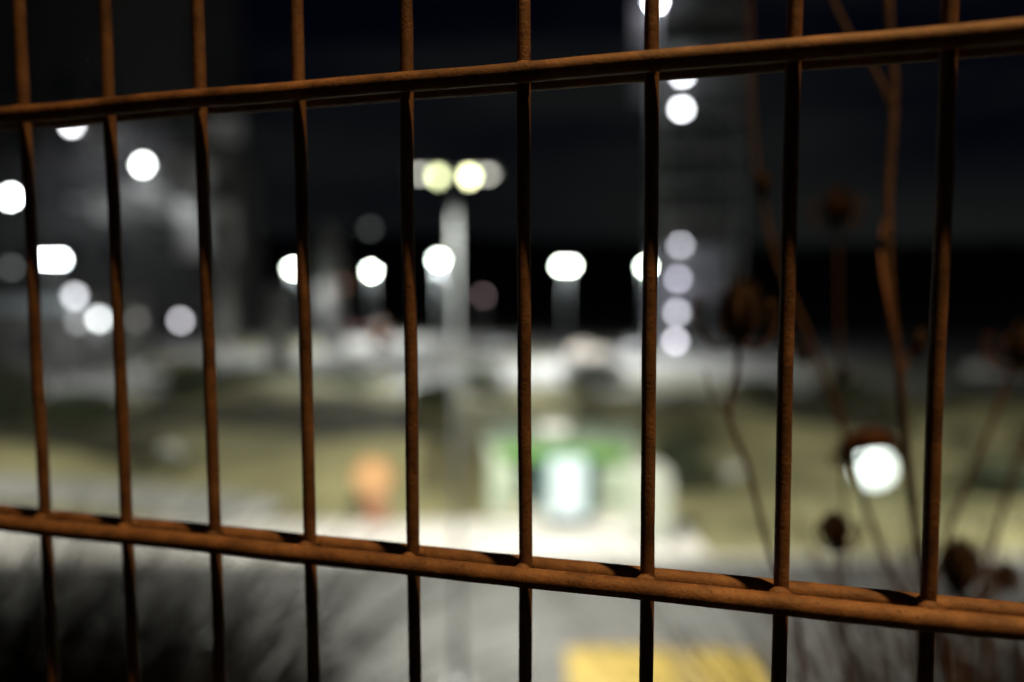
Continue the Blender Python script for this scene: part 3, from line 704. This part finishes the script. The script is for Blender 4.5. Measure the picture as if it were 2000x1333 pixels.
# A: tall main stem with side branch
t = plant(1850, 2900, .56, 'tallest dry teasel whose orange lit stem rises left of ninth rod')
add_stem(t, [foot(1900, .60), P(1850, 1330, .57), P(1797, 1080, .55), P(1772, 900, .54), P(1757, 740, .53), P(1738, 560, .53), P(1735, 380, .53), P(1746, 180, .53), P(1734, 0, .53), P(1728, -220, .53)], .0045, .0034)
add_stem(t, [P(1748, 240, .53), P(1715, 150, .535), P(1655, 60, .54), P(1600, -60, .55)], .0024, .0018, 'branch')
add_stem(t, [P(1757, 740, .53), P(1778, 690, .53), P(1790, 655, .53)], .002, .0014, 'branch')
add_head(t, P(1793, 672, .53), (.2, 0, 1), .006, .012, 31, False)
leaf(t, [P(1757, 760, .53), P(1740, 620, .52), P(1722, 500, .53), P(1728, 420, .55)], .0014)
# B: long leaning stem
t = plant(1850, 2700, .66, 'leaning dry teasel crossing from the upper wire to the globe lamp')
add_stem(t, [foot(1880, .68), P(1790, 1250, .67), P(1725, 1085, .66), P(1688, 980, .66), P(1650, 850, .66), P(1592, 690, .66), P(1525, 530, .67), P(1490, 400, .68), P(1470, 250, .69), P(1462, 0, .7), P(1455, -200, .7)], .0040, .0024)
add_head(t, P(1490, 365, .67), (0, 0, 1), .008, .013, 32, False)
add_head(t, P(1568, 692, .66), (-.4, 0, 1), .007, .011, 33, False)
leaf(t, [P(1650, 900, .66), P(1655, 872, .655), P(1690, 855, .65), P(1725, 850, .65), P(1760, 872, .66)], .006)
leaf(t, [P(1640, 890, .66), P(1690, 872, .64), P(1735, 868, .64), P(1775, 905, .65)], .0045)
add_head(t, P(1652, 885, .655), (-.5, 0, 1), .007, .010, 41)
# C: big head in the middle
t = plant(1560, 3500, .54, 'teasel with the largest dark seed head right of the stair tower lights')
add_stem(t, [foot(1640, .56), P(1560, 1230, .55), P(1505, 1085, .54), P(1460, 910, .54), P(1424, 812, .54), P(1440, 720, .54), P(1440, 670, .54)], .0030, .0024)
add_stem(t, [P(1424, 812, .54), P(1390, 770, .54), P(1378, 720, .54)], .0012, .0008, 'branch')
add_head(t, P(1445, 612, .54), (.05, 0, 1), .0165, .024, 34)
# D: pale round head behind
t = plant(1645, 2400, .80, 'slim teasel with round dark seed head between eighth and ninth rods')
add_stem(t, [foot(1660, .82), P(1650, 1000, .81), P(1642, 740, .80), P(1638, 600, .80), P(1637, 450, .80)], .0030, .0022)
add_head(t, P(1637, 408, .80), (0, 0, 1), .019, .020, 35)
add_head(t, P(1645, 735, .80), (.3, 0, 1), .007, .010, 36, False)
# E: low dark head
t = plant(1650, 2500, .62, 'short teasel with small black seed head low right of eighth rod')
add_stem(t, [foot(1665, .64), P(1655, 1280, .63), P(1640, 1150, .62), P(1634, 1070, .62)], .0028, .002)
add_head(t, P(1632, 1036, .62), (-.05, 0, 1), .0125, .014, 37)
# F: right edge
t = plant(1780, 2600, .66, 'teasel with orange tinted seed head at the right picture edge')
add_stem(t, [foot(1760, .70), P(1800, 1250, .68), P(1853, 1040, .67), P(1902, 915, .66), P(1955, 780, .66), P(1982, 700, .66)], .0034, .0024)
add_head(t, P(1995, 680, .66), (.15, 0, 1), .013, .020, 38)
add_stem(t, [foot(1800, .66), P(1845, 1300, .63), P(1866, 1220, .62), P(1872, 1150, .62)], .002, .0014, 'branch')
add_head(t, P(1874, 1110, .62), (.1, 0, 1), .017, .024, 42)
t = plant(1880, 2500, .72, 'thin dark teasel stem leaning out at the lower right edge')
add_stem(t, [foot(1840, .74), P(1890, 1250, .73), P(1935, 1080, .72), P(1975, 940, .72), P(2012, 830, .72), P(2050, 700, .72)], .0034, .0026)
add_head(t, P(2060, 660, .72), (.2, 0, 1), .016, .022, 39)
add_head(t, P(1965, 1125, .70), (.2, 0, 1), .010, .012, 40)

# ------------------------------------------------------------------ tall dry grass on the edge of the slope
def tall_grass(name, fx0, fx1, fy0, fy1, n, h0_, h1_, lean, seed, lm, wd=.0028):
    rnd = random.Random(seed); v = []; f = []
    for i in range(n):
        x, y = rnd.uniform(fx0, fx1), rnd.uniform(fy0, fy1)
        z = TERR - (.02 if y < .9 else .02 + (y - .9) * .6); h = rnd.uniform(h0_, h1_); a = rnd.uniform(0, 6.28)
        dx = rnd.gauss(lean, .22) * h; dy = rnd.gauss(0, .15) * h; p0 = Vector((x, y, z)); k0 = len(v)
        for q in range(6):
            u = q / 5; c = p0 + Vector((dx * u * u, dy * u * u, h * (u - .12 * u * u))); ww = wd * (1 - .85 * u); s_ = Vector((math.cos(a), math.sin(a), 0)) * ww
            v += [FW(*(c - s_)), FW(*(c + s_))]
        for q in range(5): f.append((k0 + 2 * q, k0 + 2 * q + 1, k0 + 2 * q + 3, k0 + 2 * q + 2))
    me = bpy.data.meshes.new(name); me.from_pydata(v, [], f); o = obj(name, me, lm); stuff(o); return o
tgm = mat('dry_grass', (.022, .018, .010), .9, .4, 5); tgm2 = mat('brown_grass', (.035, .022, .012), .9, .4, 5)
o = tall_grass('tall_grass', -1.75, -.86, .28, 1.15, 3600, .62, 1.08, .40, 1, tgm, .005); tag(o, 'dark tall dry grass leaning right at the lower left', 'grass')
o = tall_grass('low_grass', -.9, -.25, .4, 1.3, 420, .5, .80, .3, 2, tgm2, .004); tag(o, 'sparse brown grass below the lower wire left of the mast', 'grass')
o = tall_grass('edge_grass', .33, .8, .3, .85, 4200, .8, 1.16, .04, 5, tgm2, .005); tag(o, 'brown grass and stems below the lower wire at the right', 'grass')
